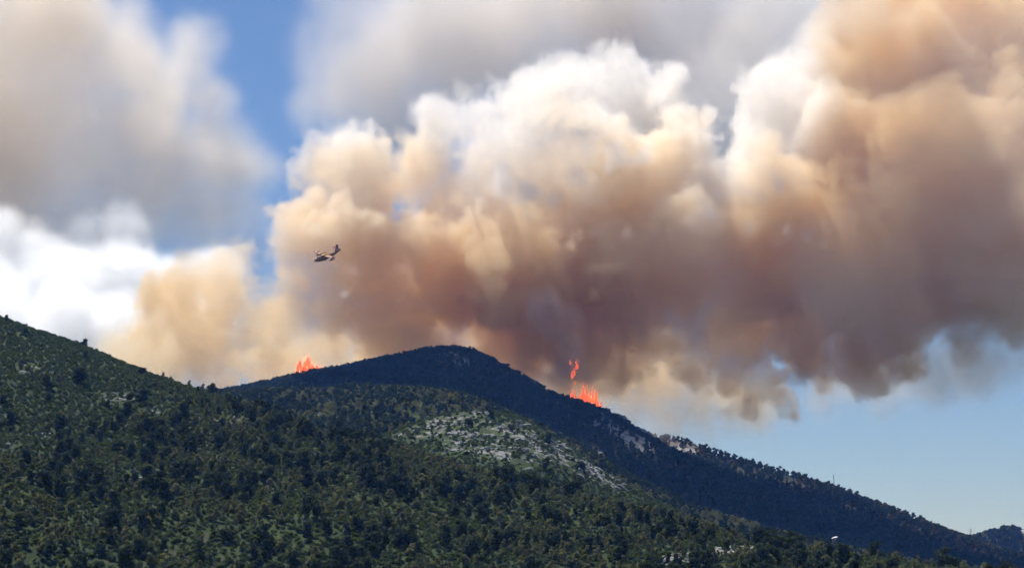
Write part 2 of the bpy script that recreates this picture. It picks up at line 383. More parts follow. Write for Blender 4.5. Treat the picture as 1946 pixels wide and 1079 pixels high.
# open out the hillside end: thinner near the ridge
zz = axM[2][:, None, None]
dM = dM * (.7 + .3 * smooth(260, 440, zz))
for ax_, n_ in ((0, shp[0]), (1, shp[1]), (2, shp[2])):           # fade at the faces of the box
    e = np.minimum(np.arange(n_), n_ - 1 - np.arange(n_)) / 4.0
    if ax_ == 0: e = np.minimum((n_ - 1 - np.arange(n_)) / 4.0, 1)
    sh = [1, 1, 1]; sh[ax_] = n_; dM = dM * np.clip(e, 0, 1).reshape(sh)
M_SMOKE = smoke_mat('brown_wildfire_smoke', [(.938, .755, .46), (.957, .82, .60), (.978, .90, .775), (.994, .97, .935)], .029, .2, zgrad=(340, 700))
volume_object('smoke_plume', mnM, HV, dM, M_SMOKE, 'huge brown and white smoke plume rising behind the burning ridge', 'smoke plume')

def front_of(px, py):
    """how far away the face of the main plume is along a pixel's ray"""
    for d in np.arange(axM[1][0], axM[1][-1], 4.0):
        c = at(px, py, d); i = [int(round((c[k] - axM[k][0]) / HV)) for k in range(3)]
        if all(0 <= i[k] < len(axM[k]) for k in range(3)) and F[i[2], i[1], i[0]] > 0: return d
    return 2500.0

M_WHITE = smoke_mat('white_smoke', [(.99, .98, .97)], .035, .3)
def white_puff(lst, h, seed, label, dens=1.0):
    d0 = min(front_of(q[0], q[1]) for q in lst)
    pf = [(at(q[0], q[1], front_of(q[0], q[1]) * .35 + d0 * .65 - 42), q[2] * d0 / FPX * .8) for q in lst]
    C = np.array([c for c, _ in pf]); R = max(r for _, r in pf) * 1.9 + 8
    mn = tuple(float(v) for v in C.min(0) - R); mx = C.max(0) + R
    D, ax = puff_field(mn, mx, h, pf, kids=9, seed=seed, margin=25)
    b = fbm(D.shape, 34 / h, 4, seed + 50, .55, True); f = fbm(D.shape, 18 / h, 3, seed + 80, .5)
    dd = smooth(-2, 16, D + (b - .36) * 46 + (f - .5) * 34) * dens
    for k in range(3):
        n_ = dd.shape[k]; e = np.clip(np.minimum(np.arange(n_), n_ - 1 - np.arange(n_)) / 3.0, 0, 1); sh = [1, 1, 1]; sh[k] = n_; dd = dd * e.reshape(sh)
    volume_object('smoke_puff', mn, h, dd, M_WHITE, label, 'smoke puff')
white_puff([(1060, 255, 34), (1110, 275, 44), (1170, 285, 44), (1225, 285, 34), (1100, 330, 30), (1150, 230, 24)], 3.0, 1, 'white ragged puff on the upper middle face of the plume')
white_puff([(960, 345, 34), (1005, 365, 34), (1050, 385, 24), (1010, 405, 22)], 3.0, 2, 'white puff below and left of the largest white puff')
white_puff([(1445, 375, 28), (1485, 350, 38), (1530, 345, 34), (1545, 375, 22), (1440, 430, 18), (1490, 440, 24), (1540, 445, 20)], 3.0, 3, 'white folded puff on the right half of the plume')
white_puff([(1330, 360, 36), (1345, 400, 34), (1320, 430, 28)], 3.0, 4, 'faint pale puff between the two big bright ones', .5)
white_puff([(660, 522, 18), (672, 545, 16), (655, 560, 12), (600, 430, 26)], 3.0, 6, 'small white wisp behind the firefighting aeroplane', .8)

# soft, thin, far smoke
def soft_smoke(name, lst, d, thick, h, edge, mat, label, seed, wob=60, lean=0, bias=.3):
    pf = P(lst, d, thick, 1.0, seed, lean)
    C = np.array([c for c, _ in pf]); R = max(r for _, r in pf) + edge
    mn = C.min(0) - R; mx = C.max(0) + R
    mn[2] = max(mn[2], 60.0)
    mn[1] = max(mn[1], 2940.0) if d > 2990 else mn[1]
    mn = tuple(float(v) for v in mn)
    D, ax = puff_field(mn, mx, h, pf, kids=5, seed=seed, margin=edge + 60)
    b = fbm(D.shape, 150 / h, 5, seed + 50, .62, True); f = fbm(D.shape, 260 / h, 4, seed + 80, .5)
    dd = smooth(-edge * .4, edge, D + (b - bias) * wob * 1.8 + (f - .5) * wob) * (.5 + 1.0 * smooth(.3, .7, f))
    for k in range(3):
        n_ = dd.shape[k]; e = np.clip(np.minimum(np.arange(n_), n_ - 1 - np.arange(n_)) / 5.0, 0, 1); sh = [1, 1, 1]; sh[k] = n_; dd = dd * e.reshape(sh)
    volume_object(name, mn, h, dd, mat, label, 'smoke')
M_FAR = smoke_mat('thin_beige_smoke', [(.96, .88, .75), (.985, .935, .85)], .009, .45, .003)
M_VEIL = smoke_mat('thin_grey_smoke', [(.86, .80, .72), (.93, .885, .82)], .009, .3, .003)
M_CLD = smoke_mat('white_far_smoke', [(.998, .998, .995)], .02, .45)
M_GLOW = smoke_mat('glowing_yellow_smoke', [(.945, .77, .47), (.965, .83, .59)], .014, .4)
M_MURK = smoke_mat('murky_tan_smoke', [(.94, .80, .62), (.965, .86, .72)], .007, .2, .004)
M_THIN = smoke_mat('thin_yellow_smoke', [(.96, .88, .75)], .009, .4)
soft_smoke('drifting_smoke', [(-60, 60, 230), (60, 60, 170), (120, 220, 190), (-40, 330, 220), (220, 340, 170), (90, 400, 150), (320, 330, 110), (300, 200, 80), (380, 420, 100), (230, 60, 60), (420, 330, 70), (390, 250, 60), (440, 480, 70), (330, 160, 60), (240, 110, 80), (450, 400, 70), (440, 290, 50), (400, 200, 50), (350, 110, 50)], 3500, 60, 12, 70, M_FAR, 'tall thin beige smoke drifting across the left side of the sky', 21, 60, 0, .2)
soft_smoke('white_smoke_bank', [(-60, 620, 140), (40, 590, 95), (120, 560, 110), (160, 470, 75), (220, 530, 85), (100, 650, 90), (220, 640, 70), (300, 560, 60), (300, 660, 60), (-20, 540, 90), (240, 450, 60), (150, 430, 60), (360, 600, 70), (400, 520, 50)], 2880, 30, 8, 26, M_CLD, 'bright white smoke bank above the left hillside', 22, 50, -1.3)
soft_smoke('white_smoke_bank', [(1290, 210, 60), (1350, 150, 80), (1400, 200, 60), (1440, 70, 90), (1540, 0, 90), (1380, 280, 70)], 3150, 20, 10, 40, M_CLD, 'bright white smoke in the notch between the main plume and its right hand column', 26, 50, -1)
soft_smoke('grey_smoke_veil', [(700, 150, 120), (850, 60, 160), (1000, 60, 160), (1150, 0, 160), (1300, 60, 160), (1450, 30, 140), (760, 250, 80), (680, 30, 80), (1350, 200, 120)], 3700, 50, 14, 100, M_VEIL, 'thin grey smoke veil in the sky above the plume', 23, 60, 0, .15)
soft_smoke('low_thin_smoke', [(1150, 730, 50), (1190, 750, 60), (1250, 770, 60), (1310, 780, 55), (1370, 790, 45), (1440, 790, 40), (1500, 770, 40), (1560, 755, 38), (1620, 740, 36), (1680, 730, 34), (1740, 715, 32), (1800, 705, 34), (1860, 690, 36), (1920, 680, 36), (1980, 670, 36)], 2600, 30, 8, 36, M_THIN, 'thin yellowish smoke hanging under the right side of the plume', 24, 60)
soft_smoke('brown_smoke_veil', [(1640 + 95 * (k % 5) + 30 * (k // 5 % 2), 20 + 120 * (k // 5) + 20 * (k % 3), 100) for k in range(25)] + [(1560, 480, 70), (1560, 600, 60), (1680, 610, 60)], 2255, 12, 9, 60, M_MURK, 'murky tan smoke veil across the right hand side of the plume', 41, 40, 0, .2)
soft_smoke('thin_smoke', [(250 + 62 * k, 690 - 40 * math.sin(k * .35) + 18 * (k % 2), 62 + 12 * (k % 3)) for k in range(17)] + [(1180, 700, 80), (1260, 730, 80), (1330, 760, 70), (1200, 770, 60), (1270, 790, 55), (1390, 770, 55), (1130, 740, 60), (1340, 800, 40), (420, 600, 60), (800, 600, 80), (1000, 640, 80)], 2760, 20, 9, 40, M_GLOW, 'pale yellow smoke glowing behind the base of the plume', 27, 50)
OVER = [(-700 + 95 * k, 2190 + 75 * (k % 3) + 20 * math.sin(k), 965 + 25 * math.cos(k * 2), 85) for k in range(13)] + [(-420 + 130 * k, 2080 + 40 * (k % 2), 940, 80) for k in range(8)] + [(-420 + 110 * k, 2400 + 25 * (k % 2), 1010, 100) for k in range(8)]
def overhead():                                                     # the part of the plume that drifts on over the ridge, above the frame, and shades it
    C = np.array([o[:3] for o in OVER]); mn = tuple(float(v) for v in C.min(0) - 150); mx = C.max(0) + 150
    mn = (mn[0], mn[1], max(mn[2], 820.0))
    D, ax = puff_field(mn, mx, 10.0, [(np.array(o[:3]), o[3]) for o in OVER], kids=6, seed=9, margin=60)
    f = fbm(D.shape, 12, 4, 77, .55); dd = smooth(0, 30, D + (f - .5) * 60)
    for k in range(3):
        n_ = dd.shape[k]; e = np.clip(np.minimum(np.arange(n_), n_ - 1 - np.arange(n_)) / 3.0, 0, 1); sh = [1, 1, 1]; sh[k] = n_; dd = dd * e.reshape(sh)
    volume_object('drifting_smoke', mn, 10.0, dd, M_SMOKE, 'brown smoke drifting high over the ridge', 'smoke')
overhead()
M_BLACK = smoke_mat('dark_fresh_smoke', [(.80, .62, .50)], .05, .2)
soft_smoke('dark_smoke', [(1062, 715, 20), (1085, 690, 24), (1075, 735, 20), (1110, 720, 22), (1100, 665, 18), (1130, 735, 14), (1080, 655, 24), (1066, 630, 28), (1085, 605, 30), (1050, 585, 32)], 2345, 10, 4, 22, M_BLACK, 'dark brown smoke boiling up round the right hand fire', 31, 30)
soft_smoke('dark_smoke', [(585, 668, 9), (594, 660, 10), (560, 690, 9), (552, 678, 8), (640, 680, 9), (660, 665, 8)], 2400, 4, 3, 7, M_BLACK, 'small dark smoke puffs over the left hand fire', 32, 7)
soft_smoke('dark_smoke', [(414, 708, 7), (420, 694, 7), (426, 680, 7)], 2440, 3, 3, 6, M_BLACK, 'tiny dark smoke twist above the low saddle', 33, 6)

# ------------------------------------------------------------------ fire
def fire_mat():
    m, nt, out = new_mat('flame'); e = N(nt, 'ShaderNodeEmission'); t = N(nt, 'ShaderNodeBsdfTransparent'); mx = N(nt, 'ShaderNodeMixShader')
    n = wnoise(nt, .6, 4, .7)
    nt.links.new(ramp(nt, n, [(.3, (.55, .028, .01)), (.5, (1, .105, .018)), (.68, (1.0, .34, .05))]), e.inputs[0]); e.inputs[1].default_value = .8
    f = wnoise(nt, .45, 5, .75)
    nt.links.new(ramp(nt, f, [(.36, (0, 0, 0)), (.56, (.95, .95, .95))]), mx.inputs[0])
    nt.links.new(t.outputs[0], mx.inputs[1]); nt.links.new(e.outputs[0], mx.inputs[2]); nt.links.new(mx.outputs[0], out.inputs[0]); return m
soft_smoke('dark_smoke', [(1091, 702, 13), (1097, 722, 12), (1088, 684, 14), (1118, 742, 9), (1132, 738, 8), (1100, 745, 9)], 2281, 2, 3, 7, M_BLACK, 'thin dark smoke licking in front of the right hand flames', 34, 12)
soft_smoke('dark_smoke', [(566, 688, 8), (583, 676, 9), (600, 692, 7)], 2364, 2, 3, 6, M_BLACK, 'thin dark smoke licking in front of the left hand flames', 35, 10)
M_FIRE = fire_mat()
def flame_mesh(hh, r0, seed):
    r = random.Random(seed); v = []; f = []; n = 8; L = 9; ph = r.uniform(0, 6)
    for k in range(L):
        t = k / (L - 1); rad = r0 * (1 - t) ** .8 * (.75 + .5 * math.sin(t * 7 + ph) ** 2) * (1 if t > .05 else .8) + .03
        cx = math.sin(t * 4 + ph) * r0 * .6 * t + r.uniform(-.15, .15) * r0; cy = math.cos(t * 3 + ph) * r0 * .4 * t
        for j in range(n):
            a = 2 * math.pi * j / n; q = rad * (1 + r.uniform(-.28, .28)); v.append((cx + q * math.cos(a), cy + q * math.sin(a), t * hh))
    for k in range(L - 1):
        for j in range(n): f.append((k * n + j, k * n + (j + 1) % n, (k + 1) * n + (j + 1) % n, (k + 1) * n + j))
    f.append(tuple(range(n))[::-1]); f.append(tuple((L - 1) * n + j for j in range(n)))
    return mesh_from('flame', v, f, M_FIRE)
def fire(tongues, d, label):
    cx = sum(t[0] for t in tongues) / len(tongues); base = max(t[1] for t in tongues)
    o = at(cx, base, d); root = link('fire', None); root.location = o; meta(root, label, 'fire')
    for k, (px, py, wpx, hpx) in enumerate(tongues):
        r = random.Random(k + int(px)); dd = d + r.uniform(-3, 3); p = at(px, py + 5, dd); s_ = dd / FPX
        c = link('flame', flame_mesh(hpx * s_ * .85, wpx * s_ / 2 * .7, k + int(px)), root); c.location = p - o
    S.view_layers[0].update(); flame_volume(root, [(a, b + 2, c_ * 1.25, e) for a, b, c_, e in tongues], d + 1)
    return root
def flame_volume(root, tongues, d):
    """the glowing gas itself: a small emission volume shaped by the same tongues"""
    h = .9; P_ = [(at(a, b, d), c * d / FPX / 2, e * d / FPX) for a, b, c, e in tongues]; C = np.array([p for p, _, _ in P_])
    mn = tuple(float(v) for v in C.min(0) - np.array([9, 9, 3])); mx = C.max(0) + np.array([9, 9, max(e for _, _, e in P_) * 1.25 + 3])
    n = [int((b - a) / h) + 1 for a, b in zip(mn, mx)]; ax = [mn[k] + np.arange(n[k]) * h for k in range(3)]
    sh = (n[2], n[1], n[0]); D = np.zeros(sh, np.float32); wx = (fbm(sh, 7, 3, 5) - .5) * 9
    X_ = ax[0][None, None, :] + wx; Y_ = ax[1][None, :, None]; Z_ = ax[2][:, None, None]
    for p, rr, hh in P_:
        t = np.clip((Z_ - p[2]) / (hh * 1.15), 0, 1); w_ = rr * 1.15 * (1 - t) ** .7 + .2
        q = 1 - np.sqrt((X_ - p[0]) ** 2 + ((Y_ - p[1]) * .8) ** 2) / w_; q = np.where((Z_ < p[2] - 1.5) | (t >= 1), 0, q); D = np.maximum(D, q)
    D = np.clip(D * 1.6, 0, 1) * smooth(.25, .6, fbm(sh, 4, 3, 8)) * 1.0
    o = volume_object('flame_gas', mn, h, D, M_GAS, None, None); o['kind'] = 'stuff'; o.parent = root; o.matrix_parent_inverse = Matrix.Translation(root.location).inverted()
M_GAS, nt_, out_ = new_mat('flame_gas'); _a = N(nt_, 'ShaderNodeAttribute', attribute_name='density'); _e = N(nt_, 'ShaderNodeEmission'); _m = N(nt_, 'ShaderNodeMath', operation='MULTIPLY'); _m.inputs[1].default_value = .045
nt_.links.new(_a.outputs['Fac'], _m.inputs[0]); nt_.links.new(_m.outputs[0], _e.inputs[1]); nt_.links.new(ramp(nt_, _a.outputs['Fac'], [(.1, (.9, .05, .01)), (.6, (1, .13, .02)), (1.0, (1, .32, .04))]), _e.inputs[0]); nt_.links.new(_e.outputs[0], out_.inputs['Volume'])
fire([(1090, 768, 15, 30), (1096, 770, 13, 24), (1086, 764, 9, 36), (1104, 764, 14, 32), (1111, 763, 15, 40), (1118, 764, 14, 30), (1125, 765, 13, 28), (1132, 766, 13, 32), (1131, 764, 7, 38), (1107, 766, 10, 48), (1122, 763, 8, 36), (1100, 764, 8, 22), (1137, 768, 6, 18), (1080, 762, 9, 14), (1074, 758, 6, 9), (1142, 768, 8, 12), (1094, 756, 5, 26), (1116, 752, 5, 36), (1127, 754, 4, 34), (1134, 758, 4, 30), (1110, 744, 4, 24), (1088, 752, 4, 20)],
     2292, 'right hand bright orange wall of flames just behind the ridge crest')
fire([(1088, 714, 8, 22), (1092, 708, 7, 18), (1096, 696, 10, 18), (1084, 688, 5, 12), (1092, 726, 4, 10)], 2305, 'loose red tongues of flame high in the dark smoke above the right hand fire')
fire([(566, 706, 10, 22), (573, 706, 14, 30), (581, 705, 15, 36), (588, 703, 13, 32), (583, 690, 9, 20), (596, 702, 13, 18), (604, 700, 13, 13), (566, 696, 8, 16), (577, 705, 10, 20), (592, 702, 9, 20), (560, 706, 6, 8), (610, 700, 14, 9), (600, 702, 8, 16), (570, 690, 8, 14), (586, 682, 6, 12), (620, 698, 8, 6)],
     2374, 'left hand orange red fire on the crest of the dark ridge')

# ------------------------------------------------------------------ trees
def crown_mesh(name, seed, hh, rad, lobes, nleaf, leaf, mat, cone=0.0, low=.12):
    r = np.random.RandomState(seed); V = []; F = []
    L = []
    for k in range(lobes):
        t = (k + .5) / lobes; zz_ = hh * (low + (1 - low) * (.12 + .74 * t)); q = rad * (1 - cone * t) * r.uniform(.25, .62)
        a = r.uniform(0, 6.28); lr = rad * (1 - .55 * cone * t) * r.uniform(.42, .66)
        L.append((np.array([q * math.cos(a), q * math.sin(a), zz_]), lr, lr * r.uniform(.6, .85)))
    for c, lr, lz in L:                                               # dense heart of each clump
        b = len(V)
        bm = bmesh.new(); bmesh.ops.create_icosphere(bm, subdivisions=1, radius=1)
        for v in bm.verts:
            s_ = r.uniform(.62, .86); V.append((c[0] + v.co.x * lr * s_, c[1] + v.co.y * lr * s_, c[2] + v.co.z * lz * s_))
        for f in bm.faces: F.append([b + v.index for v in f.verts])
        bm.free()
    for k in range(nleaf):
        c, lr, lz = L[r.randint(len(L))]
        d = r.normal(size=3); d /= np.linalg.norm(d)
        if d[2] < -.5: d[2] *= -1
        p = c + d * np.array([lr, lr, lz]) * r.uniform(.8, 1.14)
        n = d + r.normal(size=3) * .55; n /= np.linalg.norm(n)
        u = np.cross(n, r.normal(size=3)); u /= np.linalg.norm(u); w_ = np.cross(n, u); s_ = leaf * r.uniform(.6, 1.35)
        b = len(V); V += [p + u * s_, p + w_ * s_ * .7 - u * s_ * .3, p - u * s_ * .8, p - w_ * s_ * .7]
        F.append([b, b + 1, b + 2, b + 3])
    return mesh_from(name, V, F, mat, False)
def trunk_mesh(seed, hh, r0):
    r = np.random.RandomState(seed); V = []; F = []
    def limb(p0, p1, a, b_):
        p0 = np.array(p0, float); p1 = np.array(p1, float); d = p1 - p0; d /= np.linalg.norm(d)
        u = np.cross(d, [.3, .9, .1]); u /= np.linalg.norm(u); w_ = np.cross(d, u); b = len(V); mid = (p0 + p1) / 2 + r.normal(size=3) * a * .4
        for p, q in ((p0, a), (mid, (a + b_) / 2), (p1, b_)):
            for j in range(5): t = 6.283 * j / 5; V.append(p + (u * math.cos(t) + w_ * math.sin(t)) * q)
        for k in (0, 5):
            for j in range(5): F.append([b + k + j, b + k + (j + 1) % 5, b + k + 5 + (j + 1) % 5, b + k + 5 + j])
    limb((0, 0, -.6), (r.uniform(-.3, .3), r.uniform(-.3, .3), hh * .8), r0, r0 * .35)
    for k in range(4):
        a = k * 1.7 + r.uniform(0, 1); z0 = hh * r.uniform(.2, .5); limb((0, 0, z0), (hh * .2 * math.cos(a), hh * .2 * math.sin(a), z0 + hh * .2), r0 * .45, r0 * .15)
    return mesh_from('trunk', V, F, M_BARK)
PINES = [(crown_mesh('crown', 100 + k, 7, [2.5, 2.9, 2.2, 3.1, 2.6][k], [6, 7, 7, 6, 8][k], 620, .36, M_PINE, [.35, .15, .6, .1, .45][k]), trunk_mesh(k, 7, .22)) for k in range(5)]
YOUNG = [(crown_mesh('crown', 200 + k, 5, [1.5, 1.8, 1.3, 1.9][k], [6, 5, 6, 6][k], 380, .30, M_YOUNG, [.7, .45, .8, .5][k], .08), trunk_mesh(20 + k, 5, .13)) for k in range(4)]
SHRUBS = [crown_mesh('shrub', 300 + k, [1.5, 1.9, 1.2][k], [1.4, 1.2, 1.7][k], 4, 170, .24, M_SCRUB, .2, .0) for k in range(3)]
FARP = [crown_mesh('crown', 400 + k, 7, [2.7, 2.3, 2.9][k], 5, 150, .62, M_PINE, [.3, .6, .2][k], .03) for k in range(3)]
FARD = [crown_mesh('crown', 460 + k, 7, [2.8, 2.4, 3.0][k], 5, 150, .62, M_PINE_SHADE, [.3, .6, .2][k], .03) for k in range(3)]
FARB = [crown_mesh('crown', 420 + k, 6, [2.3, 2.6][k], 5, 130, .6, M_BROWN, .3, .03) for k in range(2)]
FARY = [crown_mesh('crown', 440 + k, 6, [2.3, 2.0][k], 5, 140, .52, M_YOUNG, [.4, .7][k], .03) for k in range(2)]

def scatter(x0, x1, y0, y1, sp, seed):
    r = np.random.RandomState(seed); xs = np.arange(x0, x1, sp); ys = np.arange(y0, y1, sp)
    X, Y = np.meshgrid(xs, ys); X = X.ravel() + r.uniform(-.48, .48, X.size) * sp; Y = Y.ravel() + r.uniform(-.48, .48, Y.size) * sp
    Z = H(X, Y); px, py = proj(X, Y, Z); k = (px > -120) & (px < 2070) & (py < 1170) & (Z > .5)
    return X[k], Y[k], Z[k], px[k], py[k], r
def clump(x, y, sc, seed):
    """patchiness of the growth, 0..1, from world position"""
    g = fbm((160, 160), 8, 4, seed, .6); i = (np.abs(x + 4000) / sc).astype(int) % 160; j = (np.abs(y) / sc).astype(int) % 160
    return g[j, i]

def forest(name, label, X, Y, Z, sc, kinds, protos, seed):
    """many alike trees as one object: points carrying size and turn, instanced"""
    me = bpy.data.meshes.new(name); me.vertices.add(len(X)); me.vertices.foreach_set('co', np.stack([X, Y, Z], 1).astype(np.float32).ravel())
    r = np.random.RandomState(seed)
    a = me.attributes.new('size', 'FLOAT_VECTOR', 'POINT'); wd = sc * r.uniform(.82, 1.2, len(X)); a.data.foreach_set('vector', np.stack([wd, wd * r.uniform(.88, 1.12, len(X)), sc], 1).astype(np.float32).ravel())
    a = me.attributes.new('turn', 'FLOAT_VECTOR', 'POINT'); a.data.foreach_set('vector', np.stack([r.normal(0, .06, len(X)), r.normal(0, .06, len(X)), r.uniform(0, 6.28, len(X))], 1).astype(np.float32).ravel())
    a = me.attributes.new('sort', 'INT', 'POINT'); a.data.foreach_set('value', np.asarray(kinds, np.int32))
    o = link(name, me); meta(o, label, 'scrub' if name == 'scrub' else 'woodland', None, 'stuff')
    g = bpy.data.node_groups.new(name, 'GeometryNodeTree'); g.interface.new_socket('Geometry', in_out='INPUT', socket_type='NodeSocketGeometry'); g.interface.new_socket('Geometry', in_out='OUTPUT', socket_type='NodeSocketGeometry')
    n, L = g.nodes, g.links; gi = n.new('NodeGroupInput'); go = n.new('NodeGroupOutput'); jn = n.new('GeometryNodeJoinGeometry')
    def attr(nm, dt): q = n.new('GeometryNodeInputNamedAttribute'); q.data_type = dt; q.inputs[0].default_value = nm; return q.outputs[0]
    for k, objs in enumerate(protos):
        cmp_ = n.new('FunctionNodeCompare'); cmp_.data_type = 'INT'; cmp_.operation = 'EQUAL'; L.new(attr('sort', 'INT'), cmp_.inputs[2]); cmp_.inputs[3].default_value = k
        ip = n.new('GeometryNodeInstanceOnPoints'); L.new(gi.outputs[0], ip.inputs['Points']); L.new(cmp_.outputs[0], ip.inputs['Selection'])
        ij = n.new('GeometryNodeJoinGeometry')
        for ob in objs:
            oi = n.new('GeometryNodeObjectInfo'); oi.inputs[0].default_value = ob; oi.inputs['As Instance'].default_value = True; L.new(oi.outputs['Geometry'], ij.inputs[0])
        L.new(ij.outputs[0], ip.inputs['Instance']); L.new(attr('turn', 'FLOAT_VECTOR'), ip.inputs['Rotation']); L.new(attr('size', 'FLOAT_VECTOR'), ip.inputs['Scale'])
        L.new(ip.outputs[0], jn.inputs[0])
    L.new(jn.outputs[0], go.inputs[0]); o.modifiers.new('trees', 'NODES').node_group = g
    return o

def tree(name, parts, p, hs, ws, rz, label, cat, group=None):
    e = link(name, None); e.location = p; e.rotation_euler = (0, 0, rz); e.scale = (ws, ws, hs); meta(e, label, cat, group)
    for nm, me in zip(('crown', 'trunk'), parts): link(nm, me, e)
    return e
def kid(e, nm): return [c for c in e.children if c.name.startswith(nm)][0]

# near hill: choose pines and lighter young pines
X, Y, Z, px, py, r = scatter(-330, 330, 440, 1260, 4.6, 71)
dA = (hillA.sample(X, Y) >= Z - .3)
X, Y, Z, px, py = X[dA], Y[dA], Z[dA], px[dA], py[dA]
closed = smooth(770, 960, py + .27 * px) * (1 - .75 * np.clip(rock_zone('A', px, py) / .35, 0, 1))
cl = clump(X, Y, 5, 5); u = r.rand(len(X))
cl2 = clump(X, Y, 3, 15)
isP = (u < .022 + .22 * closed * smooth(.38, .6, cl)) & ((py > 760) | (closed > .3) | (cl > .5))
isY = ~isP & (u < .04 * (py > 700) + .82 * closed * (1 - .75 * smooth(.48, .62, cl2)))
def biggest(mask, hts, n):
    i = np.nonzero(mask & (px > -15) & (px < 1960) & (py - hts / Y * FPX < 1079))[0]
    sz = hts[i] / Y[i]; i = i[np.argsort(-sz)][:n * 4]
    v = visible(X[i], Y[i], Z[i], hts[i] * .7); return i[v][:n]
hp = (4.8 + 5.2 * r.rand(len(X)) ** 1.6) * (1 - .12 * smooth(600, 450, Y)); hp *= 1 - .3 * (1 - smooth(740, 820, py)); hy = 2.6 + 3.4 * r.rand(len(X)) ** 1.4

HAND = [  # notable pines standing alone: pixel x, y of the foot, height and width in pixels, label
    (160, 660, 17, 15, 'lone dark pine standing on the skyline of the left hillside'), (108, 634, 7, 5, 'small pine on the left skyline, uphill of the lone dark pine'),
    (150, 730, 32, 26, 'dark pine on the open left slope below the lone skyline pine'), (90, 740, 24, 34, 'low wide dark pine on the left slope beside white stones'),
    (110, 822, 34, 26, 'dark pointed pine above the pale rock ledge on the left slope'), (350, 800, 38, 28, 'tall dark pine standing alone on the middle of the left slope'),
    (270, 770, 30, 30, 'broad dark pine just above a small white rock patch on the left slope'), (412, 858, 36, 26, 'dark pine in the clearing right of the left slope scrub'),
    (365, 868, 30, 24, 'round dark pine left of a taller dark pine in the hillside clearing'), (300, 820, 24, 24, 'round dark pine under the broad pine on the left slope'),
    (100, 898, 26, 26, 'round dark pine above the pale spot on the lower left slope'), (270, 712, 14, 20, 'small dark pine near the left skyline above the saddle'),
    (889, 812, 16, 15, 'round dark bush alone among white rocks near the top of the rocky knoll'), (932, 797, 20, 18, 'dark bush against the white crag at the summit of the rocky knoll'),
    (971, 820, 14, 15, 'small dark bush on grass right of the summit crag'), (1042, 848, 26, 20, 'dark pine on the right edge of the rocky knoll'),
    (1038, 895, 26, 22, 'dark pine low on the right side of the rocky knoll, under the scattered rocks'), (1103, 895, 18, 20, 'dark pine left of the lowest white rocks of the knoll'),
    (1158, 790, 18, 12, 'slim pine on the ridge crest right of the fire'), (1178, 806, 17, 16, 'wide topped pine on the crest downhill of the fire'), (1192, 816, 16, 18, 'leaning flat topped pine on the crest below the slim pine'), (1077, 768, 14, 15, 'dark tree on the crest just left of the flames'), (1101, 776, 14, 16, 'dark round tree standing in front of the flames')]
first = {}
k0 = 0
for (hx, hy_, hh, ww, lab) in HAND:
    if hx in (1158, 1178, 1192, 1077, 1101):
        d = 2285 - (hx - 1050) * .22; q = at(hx, hy_, d); q[2] = float(H(q[0:1], q[1:2])[0])
    else: q = ground_hit(hx, hy_)
    if q is None: continue
    dist = q[1]; q[2] -= .2
    me = PINES[k0 % 5]
    e = tree('pine_tree', me, q, hh * dist / FPX / 6.6, ww * dist / FPX / 4.6, k0 * 1.3, lab, 'pine tree')
    first.setdefault(('P', k0 % 5), e); k0 += 1
bP = biggest(isP, hp, 300 - k0); bY = biggest(isY, hy, 300)
def region(x, y):
    v = 'along the bottom edge' if y > 1050 else 'near bottom edge' if y > 1010 else 'in the lower wood' if y > 950 else 'on the mid slope' if y > 880 else 'on the upper slope'
    h = ('left edge', 'far left', 'left', 'left of centre', 'under the rocky knoll', 'right of centre', 'near rocky clearing', 'under white roof', 'right edge')[int(np.searchsorted([120, 330, 540, 760, 1080, 1290, 1500, 1720], x))]
    return v + ', ' + h
PENDING = []
def short(t):
    for a, b in ((' of three ', ' of '), (' one of two ', ' of '), (', left of its middle', ', left centre'), (', right of its middle', ', right centre'), (' in the ', ' in '), (' on the ', ' on ')):
        if len(t.split()) > 16: t = t.replace(a, b)
    return t
def settle():
    """give look-alikes their place among each other"""
    by = {}
    for o, pre, noun, post, x in PENDING: by.setdefault((pre, noun, post), []).append((x, o))
    for (pre, noun, post), L in by.items():
        L.sort(key=lambda q: q[0]); n = len(L); pl = noun + 's'
        for k, (x, o) in enumerate(L):
            if n == 1: o['label'] = f'{pre} {noun} {post}'
            elif n == 2: o['label'] = f"{('left', 'right')[k]} one of two {pre} {pl} {post}"
            elif n == 3: o['label'] = f"{('leftmost', 'middle', 'rightmost')[k]} of three {pre} {pl} {post}"
            elif n <= 5 and k in (0, n - 1): o['label'] = f"{('leftmost', 'rightmost')[k > 0]} of the {pre} {pl} {post}"
            else: o['label'] = f'{pre} {noun} {post}'; o['group'] = f'{pre} {pl} {post}'
for arr, hts, PR, key, nm, cat, adj in ((bP, hp, PINES, 'P', 'pine_tree', 'pine tree', ('dark rounded', 'dark narrow', 'large dark')), (bY, hy, YOUNG, 'Y', 'young_pine', 'young pine', ('light olive green', 'small olive', 'bushy light green'))):
    for i in arr:
        k = r.randint(len(PR)); s_ = hts[i] / (7 if key == 'P' else 5); ws = s_ * r.uniform(.85, 1.25)
        big = 7.3 if key == 'P' else 4.5; a = ('large ' if hts[i] > big else 'small ' if hts[i] < big * .76 else '') + ('dark ' if key == 'P' else 'olive ')
        a += (('rounded', 'domed', 'pointed', 'flat-topped', 'ragged') if key == 'P' else ('pointed', 'bushy', 'slim', 'rounded'))[k]
        e = tree(nm, PR[k], (X[i], Y[i], Z[i] - .2), s_, ws, r.uniform(0, 6.28), None, cat, 'dark pines of the near wood' if key == 'P' else 'olive young pines of the near wood')
        PENDING.append((e, a, 'pine', region(px[i], py[i]), px[i]))
        first.setdefault((key, k), e)
used = np.zeros(len(X), bool); used[bP] = True; used[bY] = True
